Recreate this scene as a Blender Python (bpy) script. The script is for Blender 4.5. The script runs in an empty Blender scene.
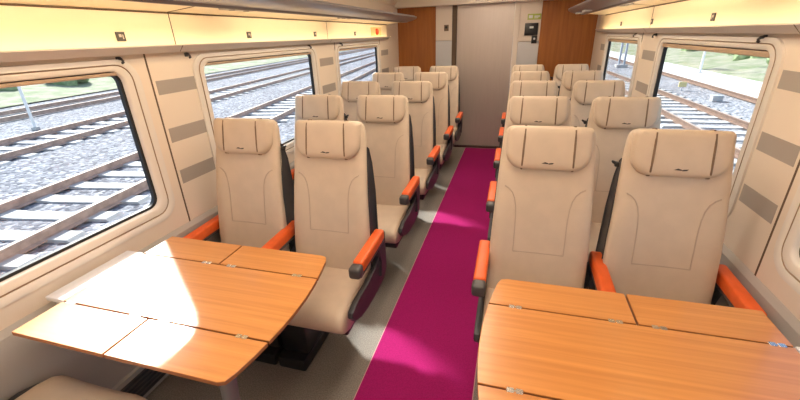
import bpy, bmesh, math, random
from mathutils import Vector, Matrix
random.seed(7)
SC = bpy.context.scene
COL = SC.collection
sin, cos, pi = math.sin, math.cos, math.pi

# ------------------------------------------------------------------ materials
def new_mat(name):
    m = bpy.data.materials.new(name); m.use_nodes = True
    nt = m.node_tree; b = nt.nodes['Principled BSDF']
    return m, nt, b
def N(nt, typ, **kw):
    n = nt.nodes.new(typ)
    for k, v in kw.items(): setattr(n, k, v)
    return n
def mat(name, col, rough=.5, metal=0, noise=0, scale=40, bump=0, bscale=200, stretch=None, spec=.5, col2=None):
    """plain surface with procedural colour variation and grain"""
    m, nt, b = new_mat(name)
    b.inputs['Roughness'].default_value = rough
    b.inputs['Metallic'].default_value = metal
    b.inputs['Specular IOR Level'].default_value = spec
    c = (*col, 1)
    tc = N(nt, 'ShaderNodeTexCoord')
    vec = tc.outputs['Object']
    if stretch:
        mp = N(nt, 'ShaderNodeMapping'); mp.inputs['Scale'].default_value = stretch
        nt.links.new(vec, mp.inputs['Vector']); vec = mp.outputs['Vector']
    if noise or col2:
        tx = N(nt, 'ShaderNodeTexNoise'); tx.inputs['Scale'].default_value = scale; tx.inputs['Detail'].default_value = 4
        nt.links.new(vec, tx.inputs['Vector'])
        rp = N(nt, 'ShaderNodeValToRGB')
        d = col2 if col2 else tuple(x*(1-noise) for x in col)
        rp.color_ramp.elements[0].color = (*d, 1); rp.color_ramp.elements[0].position = .35
        rp.color_ramp.elements[1].color = c; rp.color_ramp.elements[1].position = .65
        nt.links.new(tx.outputs['Fac'], rp.inputs['Fac'])
        nt.links.new(rp.outputs['Color'], b.inputs['Base Color'])
    else:
        b.inputs['Base Color'].default_value = c
    if bump:
        t2 = N(nt, 'ShaderNodeTexNoise'); t2.inputs['Scale'].default_value = bscale; t2.inputs['Detail'].default_value = 3
        nt.links.new(vec, t2.inputs['Vector'])
        bp = N(nt, 'ShaderNodeBump'); bp.inputs['Strength'].default_value = bump; bp.inputs['Distance'].default_value = .002
        nt.links.new(t2.outputs['Fac'], bp.inputs['Height']); nt.links.new(bp.outputs['Normal'], b.inputs['Normal'])
    return m
def wood(name, a, c, axis, rough, spec=.5, fine=60, coat=0):
    m, nt, b = new_mat(name)
    tc = N(nt, 'ShaderNodeTexCoord'); mp = N(nt, 'ShaderNodeMapping')
    s = [fine, fine, fine]; s['xyz'.index(axis)] = 1.6
    mp.inputs['Scale'].default_value = s
    nt.links.new(tc.outputs['Object'], mp.inputs['Vector'])
    tx = N(nt, 'ShaderNodeTexNoise'); tx.inputs['Scale'].default_value = 1; tx.inputs['Detail'].default_value = 6; tx.inputs['Distortion'].default_value = .6
    nt.links.new(mp.outputs['Vector'], tx.inputs['Vector'])
    rp = N(nt, 'ShaderNodeValToRGB')
    rp.color_ramp.elements[0].color = (*a, 1); rp.color_ramp.elements[0].position = .3
    rp.color_ramp.elements[1].color = (*c, 1); rp.color_ramp.elements[1].position = .7
    nt.links.new(tx.outputs['Fac'], rp.inputs['Fac']); nt.links.new(rp.outputs['Color'], b.inputs['Base Color'])
    b.inputs['Roughness'].default_value = rough; b.inputs['Specular IOR Level'].default_value = spec
    b.inputs['Coat Weight'].default_value = coat; b.inputs['Coat Roughness'].default_value = .2; b.inputs['Coat IOR'].default_value = 1.6
    return m
def emit(name, col, s):
    m, nt, b = new_mat(name); nt.nodes.remove(b)
    e = N(nt, 'ShaderNodeEmission'); e.inputs['Color'].default_value = (*col, 1); e.inputs['Strength'].default_value = s
    nt.links.new(e.outputs[0], nt.nodes['Material Output'].inputs['Surface']); return m
def glass_mat():
    m, nt, b = new_mat('window glass'); nt.nodes.remove(b)
    t = N(nt, 'ShaderNodeBsdfTransparent'); t.inputs['Color'].default_value = (.93, .96, .96, 1)
    g = N(nt, 'ShaderNodeBsdfGlossy'); g.inputs['Roughness'].default_value = .02
    lw = N(nt, 'ShaderNodeLayerWeight'); lw.inputs['Blend'].default_value = .5
    pw = N(nt, 'ShaderNodeMath', operation='POWER'); pw.inputs[1].default_value = 5
    f = N(nt, 'ShaderNodeMath', operation='MULTIPLY_ADD'); f.inputs[1].default_value = .5; f.inputs[2].default_value = .03
    nt.links.new(lw.outputs['Facing'], pw.inputs[0]); nt.links.new(pw.outputs[0], f.inputs[0])
    mx = N(nt, 'ShaderNodeMixShader')
    nt.links.new(f.outputs[0], mx.inputs[0]); nt.links.new(t.outputs[0], mx.inputs[1]); nt.links.new(g.outputs[0], mx.inputs[2])
    nt.links.new(mx.outputs[0], nt.nodes['Material Output'].inputs['Surface']); return m
def stones(name, cols, size, rough=.9, bump=1.0):
    """loose stones: each voronoi cell takes its own tint"""
    m, nt, b = new_mat(name)
    tc = N(nt, 'ShaderNodeTexCoord')
    v = N(nt, 'ShaderNodeTexVoronoi'); v.inputs['Scale'].default_value = 1/size
    nt.links.new(tc.outputs['Object'], v.inputs['Vector'])
    sp = N(nt, 'ShaderNodeSeparateColor'); nt.links.new(v.outputs['Color'], sp.inputs[0])
    rp = N(nt, 'ShaderNodeValToRGB'); rp.color_ramp.interpolation = 'LINEAR'
    while len(rp.color_ramp.elements) < len(cols): rp.color_ramp.elements.new(.5)
    for i, c in enumerate(cols):
        rp.color_ramp.elements[i].position = i/(len(cols)-1); rp.color_ramp.elements[i].color = (*c, 1)
    nt.links.new(sp.outputs[0], rp.inputs['Fac'])
    big = N(nt, 'ShaderNodeTexNoise'); big.inputs['Scale'].default_value = .55; big.inputs['Detail'].default_value = 5
    nt.links.new(tc.outputs['Object'], big.inputs['Vector'])
    mx = N(nt, 'ShaderNodeMix', data_type='RGBA', blend_type='MULTIPLY'); mx.inputs[0].default_value = .55
    r2 = N(nt, 'ShaderNodeValToRGB'); r2.color_ramp.elements[0].position = .35; r2.color_ramp.elements[0].color = (.62, .58, .58, 1)
    r2.color_ramp.elements[1].position = .65; r2.color_ramp.elements[1].color = (1, 1, 1, 1)
    nt.links.new(big.outputs['Fac'], r2.inputs['Fac'])
    nt.links.new(rp.outputs['Color'], mx.inputs[6]); nt.links.new(r2.outputs['Color'], mx.inputs[7])
    nt.links.new(mx.outputs[2], b.inputs['Base Color'])
    bp = N(nt, 'ShaderNodeBump'); bp.inputs['Strength'].default_value = bump; bp.inputs['Distance'].default_value = size*.4
    bp.invert = True
    nt.links.new(v.outputs['Distance'], bp.inputs['Height']); nt.links.new(bp.outputs['Normal'], b.inputs['Normal'])
    b.inputs['Roughness'].default_value = rough; b.inputs['Specular IOR Level'].default_value = .2
    return m

M = dict(
    leather = mat('beige leatherette', (.62, .495, .372), .48, noise=.06, scale=14, bump=.15, bscale=260),
    seam    = mat('brown seam piping', (.20, .125, .075), .6),
    stitch  = mat('tan stitch line', (.49, .38, .29), .6),
    shell   = mat('charcoal plastic', (.045, .045, .052), .42, noise=.2, scale=30),
    black   = mat('black plastic', (.012, .012, .014), .4),
    orange  = mat('orange armrest vinyl', (.83, .13, .022), .42, noise=.1, scale=30, bump=.1),
    cap     = mat('dark grey armrest cap', (.07, .065, .065), .4),
    emblem  = mat('dark emblem thread', (.05, .035, .03), .6),
    wood    = wood('honey beech laminate', (.56, .215, .050), (.70, .30, .080), 'x', .3, coat=.6),
    edge    = mat('brown table edge', (.30, .11, .04), .4),
    panelw  = wood('amber wood veneer', (.29, .09, .014), (.40, .135, .022), 'z', .38, fine=26),
    white   = mat('pale grey laminate', (.78, .78, .80), .35),
    metal   = mat('satin aluminium', (.62, .62, .63), .3, 1, noise=.1, scale=20),
    legs    = mat('grey painted leg', (.16, .155, .155), .4),
    chrome  = mat('hinge steel', (.72, .70, .66), .22, 1),
    wall    = mat('cream wall laminate', (.76, .66, .56), .5, noise=.02, scale=3),
    frame   = mat('beige window surround', (.72, .67, .62), .34),
    groove  = mat('brown frame groove', (.36, .25, .17), .6),
    blind   = mat('tan blind hem bar', (.42, .30, .21), .5),
    stripe  = mat('taupe pillar stripe', (.36, .32, .29), .55),
    dado    = mat('lower wall greyed for shade', (.43, .405, .39), .55),  # base colour greyed to carry the shade below the tables
    joint   = mat('dark panel joint', (.12, .075, .045), .7),
    cove    = mat('cream rack panel', (.92, .80, .60), .45),
    lip     = mat('rack lip greyed for shade', (.52, .46, .42), .5),  # greyed colour stands for shade on the downward face
    alu     = mat('grey rack profile', (.30, .28, .29), .32, .35),
    ceil    = mat('cream ceiling', (.86, .77, .64), .6),
    gasket  = mat('black rubber gasket', (.012, .012, .014), .5),
    glass   = glass_mat(),
    floor   = mat('grey flecked carpet', (.30, .268, .24), .95, noise=.35, scale=160, bump=.6, bscale=400, spec=.1),
    runner  = mat('magenta carpet runner', (.34, .012, .125), .95, noise=.22, scale=190, bump=.6, bscale=420, spec=.1),
    trim    = mat('runner edge binding', (.62, .30, .34), .8),
    door    = mat('brushed beige steel', (.56, .49, .44), .42, .5, noise=.04, scale=6, stretch=(10, 10, .5)),
    steel   = mat('pale grey steel', (.60, .60, .62), .4, .3),
    darkred = mat('dark threshold', (.05, .012, .016), .6),
    green   = mat('yellow green sign', (.42, .50, .10), .5),
    red     = mat('red emergency handle', (.75, .06, .02), .4),
    yellow  = mat('pale yellow plate', (.80, .66, .30), .5),
    signw   = mat('sign white marks', (.75, .75, .72), .5),
    grille  = mat('dark heater grille', (.10, .088, .085), .5),
    ballast = stones('bluish ballast stones', [(.10, .105, .13), (.21, .22, .26), (.31, .32, .36), (.50, .51, .55)], .075),
    ballastr= stones('pale ballast stones', [(.18, .19, .21), (.28, .29, .32), (.38, .39, .42), (.54, .54, .57)], .075),
    rust    = mat('rusty rail steel', (.60, .41, .33), .8, 0, noise=.3, scale=6),  # colour lightened to offset shade on the visible rail sides
    rust_sunside   = mat('rusty rail steel toned down for sun', (.22, .135, .10), .8, 0, noise=.25, scale=6),  # same rail steel, colour darkened to offset sun on the visible sides
    railtop = mat('worn rail head', (.45, .35, .29), .5, .1),
    concrete= mat('white concrete', (.56, .55, .54), .85, noise=.15, scale=8),
    slab    = mat('bleached concrete slab', (.78, .77, .76), .9, noise=.1, scale=2),
    grass   = mat('dry verge grass', (.19, .24, .12), .95, col2=(.36, .34, .26), scale=1.1, bump=.8, bscale=9),
    bush    = mat('grey green leaves', (.30, .38, .20), .9, col2=(.17, .26, .12), scale=5, bump=1, bscale=14),
    mast    = mat('painted mast steel', (.38, .44, .52), .5),
    pole    = mat('white painted pole', (.85, .86, .87), .4),
    exterior= mat('white car body', (.8, .8, .8), .4),
    box     = mat('grey trackside cabinet', (.5, .5, .5), .6),
)

# ------------------------------------------------------------------ mesh builder
class MB:
    def __init__(s): s.v = []; s.f = []; s.mi = []; s.mats = []
    def slot(s, m):
        if m not in s.mats: s.mats.append(m)
        return s.mats.index(m)
    def add(s, vs, fs, m, T=None):
        k = len(s.v); i = s.slot(m)
        for v in vs:
            v = Vector(v)
            s.v.append(tuple(T @ v if T else v))
        for f in fs: s.f.append(tuple(k+j for j in f)); s.mi.append(i)
    def box(s, x0, x1, y0, y1, z0, z1, m, r=0, seg=2, T=None):
        x0, x1 = sorted((x0, x1)); y0, y1 = sorted((y0, y1)); z0, z1 = sorted((z0, z1))
        bm = bmesh.new(); bmesh.ops.create_cube(bm, size=1)
        for v in bm.verts:
            v.co = Vector(((x0+x1)/2+v.co.x*(x1-x0), (y0+y1)/2+v.co.y*(y1-y0), (z0+z1)/2+v.co.z*(z1-z0)))
        if r: bmesh.ops.bevel(bm, geom=list(bm.edges), offset=min(r, .49*min(x1-x0, y1-y0, z1-z0)), segments=seg, profile=.5, affect='EDGES')
        bm.verts.index_update()
        s.add([v.co.copy() for v in bm.verts], [[v.index for v in f.verts] for f in bm.faces], m, T); bm.free()
    def rings(s, rs, m, cap0=True, cap1=True, closed=True, T=None):
        n = len(rs[0]); vs = [p for r in rs for p in r]; fs = []
        for i in range(len(rs)-1):
            for j in range(n if closed else n-1):
                a, b = i*n+j, i*n+(j+1) % n
                fs.append((a, b, b+n, a+n))
        if cap0: fs.append(tuple(reversed(range(n))))
        if cap1: fs.append(tuple(range((len(rs)-1)*n, len(rs)*n)))
        s.add(vs, fs, m, T)
    def prism(s, pts, axis, a0, a1, m, r=0, T=None):
        """polygon in the two other axes, extruded along axis; optional chamfer r"""
        c = [sum(p[k] for p in pts)/len(pts) for k in (0, 1)]
        def put(p, a): 
            q = list(p); q.insert('xyz'.index(axis), a); return q
        if r:
            def ins(p):
                d = math.hypot(p[0]-c[0], p[1]-c[1]) or 1
                k = max(0, 1-r/d); return (c[0]+(p[0]-c[0])*k, c[1]+(p[1]-c[1])*k)
            rs = [[put(ins(p), a0) for p in pts], [put(p, a0+r) for p in pts], [put(p, a1-r) for p in pts], [put(ins(p), a1) for p in pts]]
        else: rs = [[put(p, a0) for p in pts], [put(p, a1) for p in pts]]
        s.rings(rs, m, T=T)
    def tube(s, path, r, m, n=8, T=None):
        path = [Vector(p) for p in path]; rs = []
        for i, p in enumerate(path):
            d = (path[min(i+1, len(path)-1)]-path[max(i-1, 0)]).normalized()
            u = d.cross(Vector((0, 0, 1)) if abs(d.z) < .9 else Vector((0, 1, 0))).normalized(); w = d.cross(u)
            rr = r[i] if isinstance(r, (list, tuple)) else r
            rs.append([p+u*rr*cos(2*pi*k/n)+w*rr*sin(2*pi*k/n) for k in range(n)])
        s.rings(rs, m, T=T)
    def strip(s, path, nrm, w, h, m, T=None):
        """thin raised line (a seam) along path, nrm = outward, w wide, h proud"""
        path = [Vector(p) for p in path]; nrm = Vector(nrm).normalized(); rs = []
        for i, p in enumerate(path):
            d = (path[min(i+1, len(path)-1)]-path[max(i-1, 0)]).normalized(); u = d.cross(nrm).normalized()
            rs.append([p-u*w/2-nrm*.004, p-u*w/2+nrm*h, p+u*w/2+nrm*h, p+u*w/2-nrm*.004])
        s.rings(rs, m, T=T)
    def build(s, name, parent=None, smooth=35, loc=None, **props):
        me = bpy.data.meshes.new(name); me.from_pydata(s.v, [], s.f)
        for m in s.mats: me.materials.append(m)
        me.polygons.foreach_set('material_index', s.mi)
        bm = bmesh.new(); bm.from_mesh(me); bmesh.ops.recalc_face_normals(bm, faces=bm.faces); bm.to_mesh(me); bm.free()
        if smooth:
            me.polygons.foreach_set('use_smooth', [True]*len(me.polygons)); me.set_sharp_from_angle(angle=math.radians(smooth))
        me.update()
        o = bpy.data.objects.new(name, me); COL.objects.link(o)
        if loc: o.location = loc
        if parent: o.parent = parent
        for k, v in props.items(): o[k] = v
        return o

def thing(name, label, cat, loc=(0, 0, 0), rz=0, group=None):
    o = bpy.data.objects.new(name, None); COL.objects.link(o); o.empty_display_size = .1
    o.location = loc; o.rotation_euler = (0, 0, rz); tag(o, label, cat, group); return o
def tag(o, label, cat, group=None):
    o['label'] = label; o['category'] = cat
    if group: o['group'] = group
    return o
def copy_tree(o, parent=None):
    c = o.copy(); COL.objects.link(c)
    if parent: c.parent = parent
    for ch in list(o.children): copy_tree(ch, c)
    return c
def struct(o): o['kind'] = 'structure'; return o
def rrect(a0, a1, b0, b1, r, n=6):
    """rounded rectangle outline, corners r = one value or (ll, lr, ur, ul)"""
    rr = r if isinstance(r, (tuple, list)) else (r,)*4
    out = []
    for (ca, cb, q), R in zip(((a0, b0, pi), (a1, b0, 1.5*pi), (a1, b1, 0), (a0, b1, .5*pi)), rr):
        sa = 1 if ca == a0 else -1; sb = 1 if cb == b0 else -1
        for k in range(n+1):
            t = q+k/n*pi/2
            out.append((ca+sa*R+R*cos(t), cb+sb*R+R*sin(t)))
    return out

# ================================================================== THE CAR
W = 1.325                      # inner wall face
Y0, Y1 = -1.8, 5.90            # near and far ends
WIN = {-1: [(-1.70, -.43), (.10, 1.38), (1.88, 3.17), (3.71, 4.92)],
        1: [(-1.60, -.33), (.16, 1.46), (1.945, 3.25), (3.82, 5.05)]}
ZB, ZT = .876, 1.522           # glass opening
SIDE = {-1: 'left', 1: 'right'}
STRIPES = {-1: [(1.545, 1.80), (3.30, 3.58), (5.05, 5.35)], 1: [(1.612, 1.848), (3.36, 3.66), (5.14, 5.38)]}
SEAMS = {-1: [1.522, 3.64, 5.0], 1: [1.59, 3.75]}
nw = 0; nt_ = 0
for s in (-1, 1):
    X = lambda a: s*a
    b = MB()
    # upper wall as slabs around the openings
    m = M['wall']; ho = .03
    ys = [Y0]
    for a, c in WIN[s]: ys += [a-ho, c+ho]
    ys.append(Y1)
    for i in range(0, len(ys), 2):
        if ys[i+1] > ys[i]: b.box(X(W), X(1.372), ys[i], ys[i+1], ZB-ho, ZT+ho, m)
    b.box(X(W), X(1.372), Y0, Y1, ZT+ho, 2.2, m)
    b.box(X(W), X(1.372), Y0, Y1, 0, ZB-ho, m)
    # taupe stripes on the pillars
    for a, c in STRIPES[s]:
        for z0, z1 in ((1.395, 1.462), (1.155, 1.228), (.93, 1.005)):
            b.box(X(W-.0015), X(W+.005), a, c, z0, z1, M['stripe'])
    for y in SEAMS[s]: b.box(X(W-.002), X(W+.005), y-.004, y+.004, .715, 1.59, M['joint'])
    w = struct(b.build('wall_'+SIDE[s], smooth=0))
    # lower dado with its chamfered ledge
    b = MB()
    b.prism([(X(W+.01), .0), (X(1.308), .0), (X(1.308), .69), (X(W-.002), .715), (X(W+.01), .715)], 'y', Y0, Y1, M['dado'])
    nt_ += 1; struct(b.build('trim_%d' % nt_, smooth=0))
    # convector cover along the floor
    b = MB()
    b.box(X(1.308), X(1.285), Y0, Y1-.02, .015, .19, M['dado'], .004)
    b.box(X(1.287), X(1.281), Y0, Y1-.05, .04, .165, M['grille'])
    for k in range(5):
        b.box(X(1.283), X(1.276), Y0, Y1-.05, .05+k*.024, .06+k*.024, M['shell'])
    struct(b.build('baseboard_'+SIDE[s], smooth=0))
    # rack panel above the windows (cream), lip below it with its shade in the colour
    b = MB()
    b.prism([(X(W+.01), 1.6175), (X(1.300), 1.6175), (X(1.302), 1.767), (X(W+.01), 1.767)], 'y', Y0, 5.25 if s < 0 else 5.52, M['cove'])
    b.prism([(X(W+.01), 1.588), (X(1.285), 1.588), (X(1.258), 1.618), (X(1.260), 1.623), (X(1.264), 1.623), (X(1.265), 1.617), (X(W+.01), 1.617)], 'y', Y0, 5.255 if s < 0 else 5.525, M['lip'])
    b.box(X(1.297), X(1.31), Y0, 5.25, 1.762, 1.7685, M['joint'])
    for y in ((-.07, 1.70, 3.46) if s < 0 else (-.02, 1.75, 3.52)):
        b.prism([(X(1.299), 1.619), (X(1.301), 1.767), (X(1.308), 1.767), (X(1.308), 1.619)], 'y', y-.0025, y+.0025, M['joint'])
        b.prism([(X(1.284), 1.589), (X(1.2565), 1.618), (X(1.27), 1.618), (X(1.29), 1.589)], 'y', y-.002, y+.002, M['joint'])
    nt_ += 1; struct(b.build('trim_%d' % nt_, smooth=0))
    # windows
    for a, c in WIN[s]:
        nw += 1
        root = bpy.data.objects.new('window_%d' % nw, None); COL.objects.link(root); struct(root)
        root.location = (0, (a+c)/2, 0)
        cy = (a+c)/2; hw = (c-a)/2
        def ring(o, x, rad): return [(X(x), p[0], p[1]) for p in rrect(-hw-o, hw+o, ZB-o, ZT+o*.62, rad)]
        f = MB()
        f.rings([ring(.085, W+.004, .10), ring(.082, W-.008, .10), ring(.050, W-.011, .078), ring(.047, W-.008, .076)], M['frame'], False, False)
        f.rings([ring(.047, W-.008, .076), ring(.0455, W-.003, .075), ring(.041, W-.003, .072), ring(.0395, W-.009, .070)], M['groove'], False, False)
        f.rings([ring(.0395, W-.009, .070), ring(.012, W-.010, .058), ring(.004, W-.004, .054), ring(.002, W+.012, .052)], M['frame'], False, False)
        f.build('window_frame', root, 60)
        g = MB()
        g.rings([ring(.0025, W+.012, .052), ring(-.010, W+.014, .046), ring(-.010, W+.034, .046), ring(.06, W+.036, .05)], M['gasket'], False, False)
        g.build('window_gasket', root, 60)
        q = MB(); q.box(X(W-.003), X(W+.011), -hw+.02, hw-.02, ZT-(.016 if s < 0 else .025), ZT-.002, M['blind'], .004); q.build('blind_bar', root, 0)
        p = MB(); p.rings([ring(.028, W+.024, .06), ring(.028, W+.031, .06)], M['glass'])
        p.build('window_pane', root, 0)

# floor, ceiling, end walls
b = MB(); b.box(-1.36, 1.36, Y0, Y1, -.04, 0, M['floor']); struct(b.build('floor', smooth=0))
b = MB()
pts = [(-1.36, 1.98), (-1.25, 2.08), (-.95, 2.16), (-.5, 2.2), (0, 2.21), (.5, 2.2), (.95, 2.16), (1.25, 2.08), (1.36, 1.98), (1.36, 2.26), (-1.36, 2.26)]
b.prism(pts, 'y', Y0, Y1, M['ceil']); struct(b.build('ceiling', smooth=0))
b = MB(); b.box(-1.36, 1.36, Y0-.04, Y0, -.04, 2.26, M['wall']); struct(b.build('wall_near', smooth=0))

b = MB()
YF = Y1
b.box(-1.36, -.50, YF, YF+.05, -.04, 2.26, M['wall']); b.box(.335, 1.36, YF, YF+.05, -.04, 2.26, M['wall']); b.box(-.50, .335, YF, YF+.05, 2.01, 2.26, M['wall'])
wf = struct(b.build('wall_far', smooth=0))
for x0, x1 in ((-W, -.765), (.645, W)):
    b = MB(); b.box(x0, x1, YF-.02, YF+.002, 0, 1.99, M['panelw']); b.build('wood_panel', wf, 0)
b = MB(); b.box(-.763, -.53, YF-.03, YF+.002, 1.545, 1.99, M['wall'], .004); b.box(-.763, -.53, YF-.03, YF+.002, 0, 1.54, M['steel'], .004); b.build('side_panel', wf, 0)
b = MB(); b.box(.37, .643, YF-.03, YF+.002, 1.50, 1.99, M['wall'], .004); b.box(.37, .643, YF-.03, YF+.002, 0, 1.495, M['steel'], .004); b.build('side_panel', wf, 0)
# header beam across the far end
b = MB(); b.box(-W, W, YF-.16, YF-.001, 1.985, 2.20, M['ceil'], .006); nt_ += 1; struct(b.build('trim_%d' % nt_, smooth=0))
# door
dr = bpy.data.objects.new('door_1', None); COL.objects.link(dr); struct(dr); dr.location = (-.083, YF, 0)
b = MB(); b.box(-.385, .385, -.005, .03, .02, 2.0, M['door'], .004); b.build('door_panel', dr, 0)
b = MB()
for x0, x1, mm in ((-.447, -.387, M['joint']), (.387, .452, M['wall'])): b.box(x0, x1, -.04, .04, 0, 2.0, mm, .004)
b.box(-.447, .452, -.04, .04, 1.995, 2.02, M['joint'], .003); b.build('door_frame', dr, 0)
b = MB(); b.box(-.387, .387, -.06, .03, 0.0, .022, M['darkred'], .003); b.build('door_threshold', dr, 0)

# runner down the aisle
b = MB(); b.box(-.277, .277, Y0+.02, 5.80, .0005, .007, M['runner']); 
for s in (-1, 1): b.box(s*.277, s*.281, Y0+.02, 5.80, .0005, .0065, M['trim'])
tag(b.build('aisle_runner', smooth=0), 'magenta carpet runner lying along the aisle floor up to the far door', 'carpet runner')

# ------------------------------------------------------------------ luggage racks
LAMP = emit('warm lamp diffuser', (1, .83, .64), 8.6)
LEDW = emit('warm white led strip', (1, .76, .45), 21.0)
LED = emit('warm led strip', (1, .74, .42), 6.0)
def rack(s):
    lab = {-1: 'cream and grey luggage rack along the left wall above the windows', 1: 'cream and grey luggage rack along the right wall above the windows'}[s]
    t = thing('luggage_rack', lab, 'luggage rack', (s*1.30, 1.8, 1.767))
    ox, oy, oz = s*1.30, 1.8, 1.767
    Xr = lambda x: s*x-ox
    b = MB()
    ya, yb = Y0-oy+.02, 5.36-oy
    b.prism([(Xr(W-.002), .0005), (Xr(1.04), .030), (Xr(1.04), .042), (Xr(W-.002), .014)], 'y', ya, yb, M['cove'])
    for y in ((-.07, 1.70, 3.46) if s < 0 else (-.02, 1.75, 3.52)):
        b.prism([(Xr(1.30), .002), (Xr(1.06), .0265), (Xr(1.06), .031), (Xr(1.30), .006)], 'y', y-oy-.006, y-oy+.006, M['joint'])
    b.build('rack_shelf', t, 0)
    # rounded aluminium front rail, tapering at its far end
    prof = [(1.075, .012), (1.062, .012), (1.055, .0255), (1.00, .029), (.945, .039), (.905, .053), (.886, .066), (.884, .076), (.895, .083), (.925, .084), (1.0, .074), (1.05, .053), (1.075, .042)]
    rs = []
    for y, k, sh in ((ya, 1, 0), (yb-.25, 1, 0), (yb-.08, .93, 0), (yb+.02, .75, .01), (yb+.09, .42, .02), (yb+.12, .12, .03)):
        cx, cz = 1.06, .03
        rs.append([(Xr(cx+(p[0]-cx)*k), y, cz+(p[1]-cz)*k) for p in prof])
    b = MB(); b.rings(rs, M['alu']); b.build('rack_front_rail', t, 40)
    b = MB(); b.box(Xr(1.0755), Xr(1.0785), ya+.1, yb-.25, .0135, .0245, LEDW); b.build('light_strip', t, 0)
    for y in ((.15, 1.98, 3.45) if s < 0 else (.2, 2.05, 3.5)):
        q = MB(); q.box(Xr(1.135), Xr(1.065), y-oy-.12, y-oy+.12, .012, .022, M['alu'], .003)
        o = q.build('reading_light', t, 30)
        for d in (-.06, .06):
            q = MB(); q.tube([(Xr(1.10), y-oy+d, .0135), (Xr(1.10), y-oy+d, .010)], .016, M['shell'], 12); q.build('lamp_lens', o, 30)
    if s > 0:
        for y in (4.55, 5.05):
            q = MB(); q.box(Xr(1.03), Xr(.965), y-oy-.10, y-oy+.10, .018, .036, M['signw'], .004); q.build('lamp_cover', t, 30)
for s in (-1, 1): rack(s)
for s in (-1, 1):
    t = thing('light_strip', 'thin warm light strip lying in the channel of the %s rack lip' % SIDE[s], 'light strip', (s*1.2725, 1.8, 1.6172), group='light strips on the rack lips')
    q = MB(); q.box(-.006, .006, -3.5, 3.5, 0, .002, LED); q.build('strip_diffuser', t, 0)

# seat number signs on the rack panels
order = ['nearest', 'second', 'third', 'farthest']
for s, ysn in ((-1, (1.408, 2.308, 3.217, 4.127)), (1, (2.493, 3.494, 4.44))):
    for i, y in enumerate(ysn):
        z = 1.662; x = s*1.298
        lab = 'small dark seat number sign, %s on the %s rack panel' % (order[i] if s < 0 else ['nearest', 'middle', 'farthest'][i], SIDE[s])
        t = thing('seat_number_sign', lab, 'sign', (x, y, z), group='seat number signs on the rack panels')

        q = MB(); q.box(-.003, .003, -.021, .021, -.019, .019, M['cap'], .002); q.build('sign_plate', t, 0)
        q = MB(); q.box(s*-.0042, s*-.002, -.010, .002, -.002, .010, M['lip']); q.box(s*-.0042, s*-.002, .006, .011, -.010, .008, M['lip']); q.build('sign_mark', t, 0)
# coat hooks under the rack lip
for s, ysn in ((-1, (1.385, 1.775, 3.12, 3.77)), (1, (2.028, 3.41, 3.93))):
    for i, y in enumerate(ysn):
        lab = 'small dark coat hook, %s under the %s rack lip' % (order[i] if s < 0 else ['nearest', 'middle', 'farthest'][i], SIDE[s])
        t = thing('coat_hook', lab, 'hook', (s*W, y, 1.572), group='coat hooks under the rack lips')
        q = MB(); q.box(-s*.001, -s*.008, -.012, .012, -.010, .010, M['shell'], .003); q.build('mounting_plate', t, 30)
        q = MB(); q.tube([(-s*.006, 0, .003), (-s*.020, 0, 0), (-s*.026, 0, -.008), (-s*.026, 0, -.013), (-s*.019, 0, -.017)], [.007, .006, .006, .006, .005], M['shell'], 8); q.build('hook_arm', t, 60)

# emergency handle at the end of the left rack panel
t = thing('emergency_handle', 'red emergency handle on a pale plate at the far end of left rack panel', 'emergency handle', (-1.299, 4.84, 1.68))
q = MB(); q.box(-.004, .004, -.20, .16, -.045, .05, M['yellow'], .003); q.build('mounting_plate', t, 0)
q = MB(); q.tube([(.004, -.02, 0), (.018, -.02, 0), (.03, -.02, 0)], [.036, .036, .022], M['red'], 14); q.build('handle_knob', t, 40)

# signs on the far wall
t = thing('exit_sign', 'small yellow green sign above the black display right of the door', 'sign', (.555, YF-.0302, 1.80))
q = MB(); q.box(-.085, .085, -.006, .0, -.035, .035, M['green'], .002); q.build('sign_plate', t, 0)
q = MB(); q.box(-.07, -.02, -.0075, -.005, -.018, .02, M['signw']); q.box(.0, .07, -.0075, -.005, -.003, .012, M['signw']); q.box(.0, .05, -.0075, -.005, -.02, -.010, M['signw']); q.build('sign_mark', t, 0)
t = thing('display', 'black information display with small white marks on far wall right of door', 'display', (.525, YF-.0302, 1.65))
q = MB(); q.box(-.08, .09, -.02, 0, -.075, .075, M['black'], .006); q.build('screen_housing', t, 30)
q = MB(); q.box(-.02, .03, -.0215, -.019, .01, .035, M['signw']); q.build('sign_mark', t, 0)
t = thing('ticket_reader', 'black card reader with a grey dot below the display on far wall', 'reader', (.578, YF-.029, 1.522))
q = MB(); q.box(-.035, .035, -.025, 0, -.05, .05, M['black'], .005); q.build('reader_housing', t, 30)
q = MB(); q.tube([(0, -.024, .01), (0, -.028, .01)], .014, M['steel'], 12); q.build('indicator_light', t, 30)
t = thing('door_button', 'dark door button plate on the cream panel left of the door', 'button', (-.612, YF-.029, 1.705))
q = MB(); q.box(-.032, .032, -.008, 0, -.04, .04, M['seam'], .003); q.build('button_plate', t, 30)
q = MB(); q.tube([(0, -.007, .008), (0, -.014, .008)], .017, M['black'], 12); q.build('button', t, 30)

# ------------------------------------------------------------------ ceiling lamps (above the frame) and the light channel on the rack lip
for s in (-1, 1):
    for i, (a, c) in enumerate(((-1.5, .6), (.8, 2.9), (3.1, 5.3))):
        t = thing('ceiling_light', 'long warm ceiling lamp above the aisle, %s, %s length' % (SIDE[s]+' row', ['near', 'middle', 'far'][i]), 'ceiling light', (s*.20, (a+c)/2, 2.196), group='ceiling lamps')
        h = (c-a)/2
        q = MB(); q.box(-.09, .09, -h, h, -.012, .012, M['alu'], .004); q.build('lamp_housing', t, 0)
        q = MB(); q.box(-.075, .075, -h+.02, h-.02, -.016, -.0115, LAMP); q.build('lamp_diffuser', t, 0)

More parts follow.
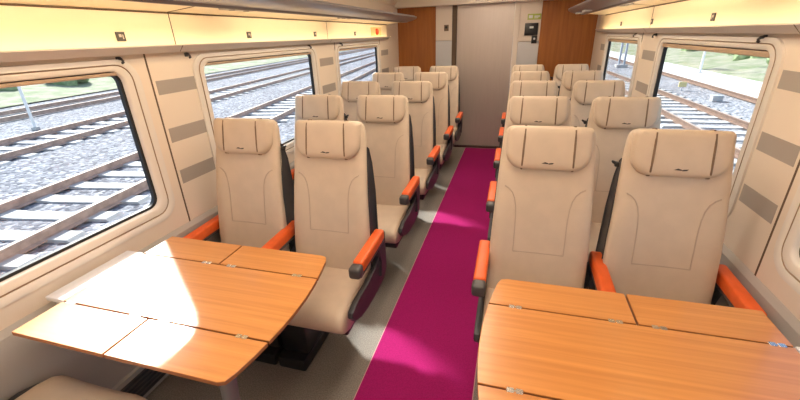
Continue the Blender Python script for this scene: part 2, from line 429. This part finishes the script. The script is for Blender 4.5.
# ------------------------------------------------------------------ seats
def lerp_tab(tab, z):
    for (z0, *a), (z1, *c) in zip(tab, tab[1:]):
        if z <= z1:
            k = (z-z0)/(z1-z0); k = max(0, k); return [p+(q-p)*k for p, q in zip(a, c)]
    return tab[-1][1:]
# z, half width, front y, thickness
BACK = [(.43, .214, -.172, .10), (.50, .218, -.170, .105), (.62, .219, -.152, .10), (.78, .215, -.126, .10), (.92, .208, -.098, .092), (1.03, .203, -.068, .085), (1.12, .198, -.044, .078), (1.20, .191, -.024, .068), (1.226, .185, -.016, .058), (1.241, .173, -.008, .042), (1.247, .157, .000, .026)]
def section(z):
    hw, fy, th = lerp_tab(BACK, z)
    n = 40; out = []
    for k in range(n):
        t = 2*pi*k/n
        e = 2/5.0
        cx = math.copysign(abs(cos(t))**e, cos(t)); cy = math.copysign(abs(sin(t))**e, sin(t))
        x = hw*cx*(1-.035*(1+cy)); y = fy+th/2+th/2*cy
        if cy < 0:                                  # dished between the side bolsters
            u = abs(x)/hw; y += .012*(1-min(1, u/.68)**4)*min(1, max(0, (1.10-z)/.25))*(-cy)
        out.append((x, y, z))
    return out
def back_front(x, z):
    hw, fy, th = lerp_tab(BACK, z); u = abs(x)/hw
    return fy+.012*(1-min(1, u/.68)**4)*min(1, max(0, (1.10-z)/.25))

def headrest_outline():
    return rrect(-.172, .172, 1.062, 1.246, (.075, .075, .024, .024), 8)
HR_T = Matrix.Translation((0, 0, 1.05)) @ Matrix.Rotation(math.radians(-12.5), 4, 'X') @ Matrix.Translation((0, 0, -1.05))

def make_seat(kind, s, label, group):
    """local frame: facing -y, origin on the floor, y = 0 at the headrest ridge; s = +1 aisle on the -x side"""
    t = thing('train_seat', label, 'seat', group=group)
    a = -s                                          # direction of the aisle from the seat
    # backrest
    b = MB(); zs = [.43, .46, .50, .56, .62, .70, .78, .85, .92, .98, 1.03, 1.075, 1.12, 1.16, 1.20, 1.226, 1.241, 1.247]
    b.rings([section(z) for z in zs], M['leather'])
    L = M['stitch']
    for sx in (-1, 1):                              # side seam that turns outward at the shoulder
        pth = [(.108, .70), (.108, .76), (.108, .82), (.109, .87), (.112, .91), (.119, .945), (.131, .972), (.148, .989), (.166, .998)]
        b.strip([(sx*x, back_front(x, z)-.0008, z) for x, z in pth], (0, -1, 0), .0042, .0016, L)
    b.strip([(x, back_front(x, .70)-.0005, .70) for x in (-.108, -.08, -.04, 0, .04, .08, .108)], (0, -1, 0), .0042, .0014, L)
    b.build('backrest', t, 50)
    # headrest pad
    ol = headrest_outline(); cx, cz = 0, 1.152
    def lay(y, k, bul=0): return [(cx+(p[0]-cx)*k, y, cz+(p[1]-cz)*k) for p in ol]
    b = MB(); yb = -.036
    b.rings([lay(yb+.01, .985), lay(yb-.008, 1.0), lay(yb-.034, 1.0), lay(yb-.048, .965), lay(yb-.055, .88), lay(yb-.058, .7), lay(yb-.060, .3), lay(yb-.060, .05)], M['leather'], T=HR_T)
    for sx in (-1, 1):                              # brown piping of the centre panel
        pth = [(sx*.098, yb-.004, 1.2465), (sx*.098, yb-.036, 1.2455), (sx*.0985, yb-.0525, 1.232), (sx*.0995, yb-.0575, 1.20), (sx*.101, yb-.0575, 1.12), (sx*.102, yb-.0545, 1.082), (sx*.1025, yb-.042, 1.064), (sx*.1025, yb-.006, 1.0615)]
        b.tube(pth, .0048, M['seam'], 6, T=HR_T)
    pp = [(p[0]*1.004, yb-.010, cz+(p[1]-cz)*1.004) for p in ol]
    lo = [p for p in pp if p[2] < 1.2]; lo = sorted(lo, key=lambda p: math.atan2(p[0], 1.2-p[2]))
    b.tube(lo, .0060, M['seam'], 6, T=HR_T)
    h = b.build('headrest', t, 50)
    e = MB(); ye = yb-.0595
    e.prism([(-.024, 1.0910), (-.010, 1.0975), (.002, 1.0940), (.004, 1.0895), (-.012, 1.0905)], 'y', ye-.001, ye+.003, M['emblem'], T=HR_T)
    e.prism([(.002, 1.0910), (.012, 1.0945), (.026, 1.0955), (.020, 1.0895), (.006, 1.0880)], 'y', ye-.001, ye+.003, M['emblem'], T=HR_T)
    e.build('emblem', h, 0)
    # rear shell
    sh = [(-.105, .36), (-.100, .55), (-.072, .85), (-.036, 1.02), (-.010, 1.105), (.002, 1.125), (.022, 1.11), (.038, 1.03), (.040, .88), (.020, .62), (.0, .36)]
    def shx(z): return lerp_tab([(.3, .213), (.62, .217), (.85, .210), (1.02, .201), (1.13, .192)], z)[0]
    b = MB()
    ins = lambda p, k: (-.02+(p[0]+.02)*k, .74+(p[1]-.74)*k)
    rs = []
    for sx, off, k, back in ((-1, .004, .985, 0), (-1, .0, 1, 0), (-1, .014, 1, 0), (-1, .026, 1, 1), (1, .026, 1, 1), (1, .014, 1, 0), (1, 0, 1, 0), (1, .004, .985, 0)):
        rs.append([(sx*(shx(p[1])-off), max(ins(p, k)[0], lerp_tab(BACK, p[1])[1]+lerp_tab(BACK, p[1])[2]-.014) if back else ins(p, k)[0], ins(p, k)[1]) for p in sh])
    b.rings(rs, M['shell']); sh_o = b.build('seat_shell', t, 30)
    if kind == 'window':
        b = MB(); b.box(-s*.196, -s*.214, -.012, .012, 1.088, 1.108, M['black'], .005); b.tube([(-s*.205, 0, 1.10), (-s*.220, -.004, 1.108), (-s*.226, -.006, 1.113)], [.007, .006, .004], M['black'], 8)
        b.build('shell_knob', sh_o, 40)
    # cushion: rounded nose at the front
    prof = [(-.09, .37), (-.09, .498), (-.15, .503), (-.25, .503), (-.36, .500), (-.440, .494), (-.482, .484), (-.508, .464), (-.519, .437), (-.515, .405), (-.500, .380), (-.45, .362), (-.25, .356)]
    b = MB(); rs = []
    for x, k, dz in ((-.215, .93, -.01), (-.211, .97, -.004), (-.200, .99, 0), (-.17, 1, .0), (-.10, 1, -.006), (0, 1, -.009), (.10, 1, -.006), (.17, 1, 0), (.200, .99, 0), (.211, .97, -.004), (.215, .93, -.01)):
        rs.append([(x, -.29+(p[0]+.29)*k, .41+(p[1]-.41)*k+(dz if p[1] > .42 else 0)) for p in prof])
    b.rings(rs, M['leather']); b.build('seat_cushion', t, 50)
    # dark side covers beside the cushion
    side = [(.055, .40), (.05, .58), (.0, .60), (-.05, .56), (-.12, .51), (-.26, .492), (-.40, .487), (-.455, .470), (-.462, .445), (-.43, .405), (-.36, .372), (-.26, .352), (-.12, .35), (0, .36)]
    for sx in (-1, 1):
        b = MB(); b.prism(side, 'x', sx*.218, sx*.243, M['shell'], .0) if False else b.prism(side, 'x', *sorted((sx*.217, sx*.243)), M['shell'], .006)
        b.build('side_cover', t, 30)
    # armrests
    sides = [a*.238, -a*.264] if kind == 'aisle' else [-a*.258]
    for xx in sides:
        T = Matrix.Translation((xx, 0, 0)) @ Matrix.Rotation(math.radians(1.5), 4, 'X')
        b = MB(); b.box(-.027, .027, -.325, .0, .626, .685, M['orange'], .012, 3, T=T); ar = b.build('armrest', t, 40)
        b = MB(); b.box(-.029, .029, -.378, -.320, .620, .678, M['cap'], .014, 3, T=T); b.box(-.025, .025, -.35, .0, .612, .630, M['cap'], .006, 2, T=T)
        b.build('armrest_cap', ar, 40)
        b = MB(); 
        b.prism([(.012, .66), (-.03, .66), (-.11, .62), (-.085, .58), (-.06, .50), (-.075, .42), (-.02, .40), (.02, .5)], 'x', xx-.017, xx+.017, M['shell'], .005)
        b.build('armrest_support', ar, 30)
    # pedestal on the floor (inner half towards the seat pair's middle)
    mid = -a if kind == 'aisle' else a
    x0, x1 = (mid*.075, mid*.236) if kind == 'aisle' else (mid*.235, mid*.07)
    b = MB(); b.box(x0, x1, -.43, -.01, 0, .075, M['black'], .012); b.box(x0+(.01 if x0 < x1 else -.01)*0, x1, -.38, -.03, .07, .30, M['black'], .02)
    b.box(-.19, .19, -.42, -.02, .295, .350, M['black'], .01)
    b.build('pedestal', t, 30)
    return t

ROW0, PITCH = 1.7335, .8501
rows = ['front', 'second', 'third', 'fourth', 'last']
def seat_label(kind, s, k):
    sd = SIDE[s]
    if k == 0:
        return {('aisle', -1): 'beige aisle seat with orange armrests behind the left wooden table',
                ('window', -1): 'beige window seat behind the left wooden table, beside the left wall',
                ('aisle', 1): 'beige aisle seat with orange armrests behind the right wooden table',
                ('window', 1): 'beige window seat behind the right wooden table, beside the right wall'}[(kind, s)]
    return 'beige %s seat in the %s row behind the table, %s of the runner' % (kind, rows[k], sd) if k < 4 else \
           'beige %s seat in the last row before the wood panel on the %s side' % (kind, sd)
for s in (-1, 1):
    for kind, xx in (('aisle', .515), ('window', 1.003)):
        p = make_seat(kind, s, seat_label(kind, s, 0), 'beige train seats')
        p.location = (s*xx, ROW0, 0)
        for k in range(1, 5):
            c = copy_tree(p); c.location = (s*xx, ROW0+k*PITCH, 0); c['label'] = seat_label(kind, s, k)
        if kind == 'window' and s > 0:              # the seat across the left table faces the other way
            c = copy_tree(p); c.location = (-1.045, .185, 0); c.rotation_euler = (0, 0, pi)
            c['label'] = 'beige seat cushion in the near left corner, on the near side of the left table'
            for ch in [x for x in c.children if x.name.startswith('armrest')]:   # folded away out of sight
                for g in list(ch.children): bpy.data.objects.remove(g)
                bpy.data.objects.remove(ch)

# ------------------------------------------------------------------ tables
ZTAB = .769
def table(s):
    lab = {-1: 'left wooden folding table with four hinged flaps, lit by the sun', 1: 'right wooden folding table with four hinged flaps at the lower right corner'}[s]
    t = thing('folding_table', lab, 'table', (s*.80, .94, 0), group='wooden folding tables')
    ox, oy = s*.80, .94
    X = lambda x: s*x-ox
    Yl = lambda y: y-oy
    th = .015; g = .0034
    edge = [(.372, .598), (.352, .606), (.340, .640), (.328, .700), (.3195, .765), (.3125, .84), (.3105, .915), (.3125, .99), (.319, 1.06), (.3265, 1.112), (.337, 1.17), (.350, 1.235), (.362, 1.262), (.384, 1.270)]
    def xe(y):
        return lerp_tab([(b, a) for a, b in edge], y)[0]
    def top(poly, name, extra=None):
        b = MB()
        pl = [(X(x), Yl(y)) for x, y in poly]
        b.prism(pl, 'z', ZTAB-th, ZTAB-.0025, M['edge'])
        c = [sum(p[k] for p in pl)/len(pl) for k in (0, 1)]
        def ins(p, r):
            d = math.hypot(p[0]-c[0], p[1]-c[1]); return (c[0]+(p[0]-c[0])*(1-r/d), c[1]+(p[1]-c[1])*(1-r/d))
        b.rings([[(*p, ZTAB-.0026) for p in pl], [(*ins(p, .0015), ZTAB) for p in pl]], M['wood'], cap0=False)
        return b.build(name, t, 20)
    yc0, yc1 = .766, 1.110
    cen = [(1.185, yc0+g), (1.185, yc1-g)] + [(xe(y), y) for y in [yc1-g, 1.06, .99, .915, .84, yc0+g]]
    top(cen, 'table_top', None)
    # flaps
    oyl = [(xe(y), y) for y in (yc1+g, 1.17, 1.235, 1.262)]
    top([(.785-g, 1.270), (.785-g, yc1+g)] + oyl + [(.384, 1.270)], 'table_flap')
    top([(1.185, 1.272), (1.185, yc1+g), (.785+g, yc1+g), (.785+g, 1.270)], 'table_flap')
    oyl = [(xe(y), y) for y in (.606, .640, .700, yc0-g)]
    top([(.785-g, .600), (.372, .598)] + oyl + [(.785-g, yc0-g)], 'table_flap')
    top([(1.185, .602), (.785+g, .600), (.785+g, yc0-g), (1.185, yc0-g)], 'table_flap')
    # pale fixed ledge at the wall, with its bracket
    b = MB(); b.box(X(1.190), X(1.287), Yl(.77), Yl(1.118), ZTAB-.02, ZTAB-.001, M['white'], .004)
    b.build('wall_ledge', t, 30)
    b = MB(); b.box(X(1.20), X(1.3075), Yl(.80), Yl(1.09), .60, ZTAB-.018, M['dado'], .008); b.box(X(.34+.10), X(1.22), Yl(.90), Yl(.975), ZTAB-.06, ZTAB-th, M['metal'], .006)
    for y in (.70, 1.17): b.box(X(.55), X(1.05), Yl(y-.012), Yl(y+.012), ZTAB-.035, ZTAB-th, M['metal'], .004)
    for x in (.56, 1.03): b.box(X(x-.012), X(x+.012), Yl(.68), Yl(1.19), ZTAB-.04, ZTAB-th, M['metal'], .004)
    b.build('support_frame', t, 30)
    # leg near the aisle
    b = MB(); b.tube([(X(.47), Yl(.70), 0.012), (X(.47), Yl(.70), .35), (X(.455), Yl(.705), .60), (X(.45), Yl(.71), ZTAB-.03)], [.026, .026, .026, .03], M['legs'], 14)
    b.tube([(X(.47), Yl(.70), 0), (X(.47), Yl(.70), .012), (X(.47), Yl(.70), .018)], [.075, .075, .03], M['legs'], 20)
    b.build('table_leg', t, 40)
    # hinges
    for y in (yc0, yc1):
        for x in (1.145, .845, .722, .415):
            b = MB()
            for dx in (-.0115, .0115):
                b.box(X(x+dx-.009), X(x+dx+.009), Yl(y-.008), Yl(y+.008), ZTAB-.010, ZTAB+.0012, M['chrome'], .0008, 1)
            b.box(X(x-.021), X(x+.021), Yl(y-.0025), Yl(y+.0025), ZTAB-.010, ZTAB+.0006, M['chrome'])
            b.build('hinge', t, 0)
for s in (-1, 1): table(s)

# ================================================================== OUTSIDE
ZG = -.89                       # ballast level; rail heads at -.70
b = MB(); b.box(-90, -.5, -40, 260, ZG-.3, ZG, M['ballast']); g1 = b.build('ground_left', smooth=0); tag(g1, 'bluish grey ballast bed beyond the left windows', 'ballast'); g1['kind'] = 'stuff'
b = MB(); b.box(-.5, 14, -40, 260, ZG-.3, ZG, M['ballastr']); g2 = b.build('ground_right', smooth=0); tag(g2, 'pale grey ballast bed beyond the right windows', 'ballast'); g2['kind'] = 'stuff'
g1.name = 'ballast_bed'; g2.name = 'ballast_bed'

def track_dir(slope): 
    d = Vector((slope, 1, 0)).normalized(); return d, Vector((d.y, -d.x, 0))
def rail(p0, slope, y0, y1, label, m='rust'):
    """p0 = x at y = 0 of the rail head"""
    d, nrm = track_dir(slope)
    prof = [(-.036, .16), (.036, .16), (.036, .125), (.010, .112), (.010, .035), (.07, .014), (.07, 0), (-.07, 0), (-.07, .014), (-.010, .035), (-.010, .112), (-.036, .125)]
    A = Vector((p0+slope*y0, y0, 0)); B = Vector((p0+slope*y1, y1, 0))
    L = (B-A).length; b = MB()
    b.prism(prof, 'y', 0, L, M[m])
    b.box(-.034, .034, 0, L, .158, .162, M['railtop'])
    o = b.build('rail', smooth=0); tag(o, label, 'rail', 'railway rails')
    o.location = (A.x, A.y, ZG+.0305); o.rotation_euler = (0, 0, -math.atan(slope))
    return o
rail(-5.30, -.165, -6, 70, 'rusty steel rail nearest the left windows')
rail(-6.98, -.165, -6, 70, 'second rusty rail from the left windows, across the white sleepers')
rail(-10.55, -.152, -6, 90, 'third rusty rail from the left windows, beyond the wide gravel strip')
rail(-12.28, -.152, -6, 90, 'fourth rusty rail from the left windows, beyond the wide gravel strip')
rail(-16.3, -.16, 0, 110, 'fifth rail from the left windows, in front of the green verge')
rail(-18.0, -.16, 0, 110, 'farthest rail from the left windows, along the green verge')
rail(4.92, -.006, 2, 80, 'rusty rail nearest the right windows', 'rust_sunside')
rail(6.60, -.03, 2, 80, 'second rusty rail from the right windows, across the pale sleepers', 'rust_sunside')
rail(8.12, .012, 2, 80, 'farthest rusty rail from the right windows, along the white concrete path', 'rust_sunside')

def sleepers(p0, slope, ys, label, group, w=2.5):
    o0 = None
    for y in ys:
        if o0 is None:
            b = MB()
            pr = [(-w/2, -.10), (-w/2, .0), (-w/2+.06, .055), (-.75, .06), (-.45, .035), (.45, .035), (.75, .06), (w/2-.06, .055), (w/2, 0), (w/2, -.10)]
            b.prism(pr, 'y', -.14, .14, M['concrete'], 0)
            o = o0 = b.build('sleeper', smooth=0)
        else:
            o = o0.copy(); COL.objects.link(o)
        o.location = (p0+slope*y, y, ZG-.005); o.rotation_euler = (0, 0, -math.atan(slope)); tag(o, label, 'sleeper', group)
sleepers(-6.14, -.165, [1.2+.66*k for k in range(34)], 'white concrete sleeper under the track nearest the left windows', 'sleepers of the nearest left track')
sleepers(-11.41, -.152, [3+.66*k for k in range(44)], 'pale concrete sleeper under the middle track beyond the left windows', 'sleepers of the middle left track')
sleepers(5.76, -.018, [8+.66*k for k in range(30)], 'white concrete sleeper under the track beyond the right windows', 'sleepers of the right track')

b = MB(); b.box(8.75, 11.1, 2, 90, ZG-.05, ZG+.08, M['slab'], .02)
tag(b.build('concrete_path', smooth=0), 'bleached white concrete path between rail and grass beyond right windows', 'path')

def verge(name, x0, x1, y0, y1, h, label, seed, skew=0):
    rnd = random.Random(seed); nx, ny = 14, 90; b = MB(); vs = []; fs = []
    for i in range(nx+1):
        for j in range(ny+1):
            k = i/nx; y = y0+(y1-y0)*j/ny
            z = ZG+.06+h*(k**.8)+(rnd.uniform(-.16, .16) if 0 < i else 0)
            vs.append((x0+(x1-x0)*k+skew*y, y, z))
    for i in range(nx):
        for j in range(ny):
            a = i*(ny+1)+j; fs.append((a, a+1, a+ny+2, a+ny+1))
    b.add(vs, fs, M['grass']); o = b.build(name, smooth=180); tag(o, label, 'grass'); o['kind'] = 'stuff'
verge('grass_verge', 11.1, 34, 2, 110, 1.5, 'dry green grass bank beyond the right windows', 3)
verge('grass_verge', -20.4, -50, -10, 150, 1.6, 'pale green grass bank beyond the left windows', 5, -.16)

def bush(x, y, z, r, label, group, seed):
    rnd = random.Random(seed); b = MB(); bm = bmesh.new()
    for c in range(7):
        T = Matrix.Translation((rnd.uniform(-.6, .6)*r, rnd.uniform(-.8, .8)*r, rnd.uniform(.25, .75)*r)) @ Matrix.Scale(r*rnd.uniform(.45, .65), 4)
        bmesh.ops.create_icosphere(bm, subdivisions=2, radius=1, matrix=T)
    for v in bm.verts: v.co += Vector((rnd.uniform(-1, 1), rnd.uniform(-1, 1), rnd.uniform(-1, 1)))*r*.09
    bm.verts.index_update()
    b.add([v.co.copy() for v in bm.verts], [[v.index for v in f.verts] for f in bm.faces], M['bush']); bm.free()
    o = b.build('bush', smooth=0, loc=(x, y, z)); tag(o, label, 'bush', group)
for i, (x, y, r) in enumerate(((-26.5, 12, .9), (-27.5, 15.2, 1.1), (-28, 19.5, 1.0), (-30, 24, 1.2), (-32, 31, 1.3))):
    bush(x, y, ZG+.25, r, ['first', 'second', 'third', 'fourth', 'fifth'][i]+' grey green bush from the near end, on the verge beyond the left windows', 'bushes beyond the left windows', 20+i)
for i, (x, y, r) in enumerate(((14.6, 27, .8), (15.6, 31.5, 1.1), (16.5, 36, 1.0), (16.0, 42, 1.2), (18, 50, 1.4))):
    bush(x, y, ZG+.2, r, ['first', 'second', 'third', 'fourth', 'fifth'][i]+' grey green bush from the near end, on the bank beyond the right windows', 'bushes beyond the right windows', 40+i)

def pole(x, y, h, r, m, name, label, cat):
    t = thing(name, label, cat, (x, y, ZG))
    q = MB(); q.tube([(0, 0, .05), (0, 0, h*.5), (0, 0, h)], [r, r*.9, r*.75], M[m], 10); q.build('pole_shaft', t, 40)
    q = MB(); q.box(-r*2, r*2, -r*2, r*2, 0, .12, M['concrete'], .02); q.build('pole_base', t, 0)
    return t
pole(-14.9, 8.95, 5.5, .045, 'pole', 'trackside_pole', 'thin white pole between the tracks beyond the left near window', 'pole')
pole(-23.6, 21.0, 5.0, .06, 'pole', 'trackside_pole', 'thin pale pole at the verge beyond the left near window', 'pole')
pole(10.3, 26, 6, .06, 'pole', 'trackside_pole', 'thin white pole on the concrete path beyond the right window', 'pole')
t = thing('catenary_mast', 'blue grey overhead line mast seen through the far right window', 'mast', (7.45, 31.0, ZG))
q = MB()
for dx in (-.16, .16): q.box(dx-.05, dx+.05, -.10, .10, .1, 7, M['mast'])
for k in range(14): q.tube([(-.16, 0, .3+k*.48), (.16, 0, .55+k*.48)], .02, M['mast'], 6)
q.build('mast_post', t, 0)
q = MB(); q.box(-.35, .35, -.3, .3, 0, .2, M['concrete'], .02); q.build('mast_base', t, 0)
t = thing('trackside_cabinet', 'grey trackside cabinet beside the far rail beyond the right window', 'cabinet', (7.35, 16.4, ZG))
q = MB(); q.box(-.16, .16, -.12, .12, 0, .20, M['box'], .02); q.build('cabinet_body', t, 0)
q = MB(); q.box(-.18, .18, -.14, .14, .19, .22, M['steel'], .01); q.build('cabinet_lid', t, 0)

t = thing('trackside_marker', 'small yellow trackside marker between the rails beyond the right window', 'marker', (7.2, 19.2, ZG))
q = MB(); q.box(-.02, .02, -.02, .02, 0, .2, M['steel'], .004); q.build('marker_post', t, 0)
q = MB(); q.box(-.14, .14, -.03, .03, .16, .36, M['yellow'], .01); q.build('marker_plate', t, 0)

# ================================================================== LIGHT
sd = Vector((.977, -.80, -1)).normalized()
L = bpy.data.lights.new('sun', 'SUN'); L.energy = 7.0; L.angle = math.radians(4.5); L.color = (1, .96, .9)
so = bpy.data.objects.new('sun', L); COL.objects.link(so); so.rotation_euler = sd.to_track_quat('-Z', 'Y').to_euler(); so.location = (-20, 20, 25)
wd = bpy.data.worlds.new('sky'); SC.world = wd; wd.use_nodes = True
nt = wd.node_tree; bg = nt.nodes['Background']
sk = nt.nodes.new('ShaderNodeTexSky'); sk.sky_type = 'NISHITA'; sk.sun_disc = False
sk.sun_elevation = math.radians(38.5); sk.sun_rotation = math.atan2(-sd.x, -sd.y); sk.air_density = 1; sk.dust_density = 1.5
nt.links.new(sk.outputs[0], bg.inputs['Color']); bg.inputs['Strength'].default_value = .22

# ================================================================== CAMERA
p, yw, r = .405, .2865, -.0353
cy, sy, cp, sp = cos(yw), sin(yw), cos(p), sin(p)
F = Vector((-sy*cp, cy*cp, -sp)); R = Vector((cy, sy, 0)); U = R.cross(F)
R2 = cos(r)*R+sin(r)*U; U2 = -sin(r)*R+cos(r)*U
cam = bpy.data.cameras.new('camera'); cam.sensor_width = 36; cam.lens = 383.04/800*36; cam.clip_start = .05; cam.clip_end = 600
co = bpy.data.objects.new('camera', cam); COL.objects.link(co)
mt = Matrix((R2, U2, -F)).transposed().to_4x4(); mt.translation = (.3479, 0, 1.6267); co.matrix_world = mt
SC.camera = co
SC.view_settings.view_transform = 'Standard'; SC.view_settings.look = 'None'; SC.view_settings.gamma = 1
SC.view_settings.exposure = 0.6; SC.view_settings.use_curve_mapping = False
SC.cycles.max_bounces = 10; SC.cycles.diffuse_bounces = 6; SC.cycles.sample_clamp_indirect = 8
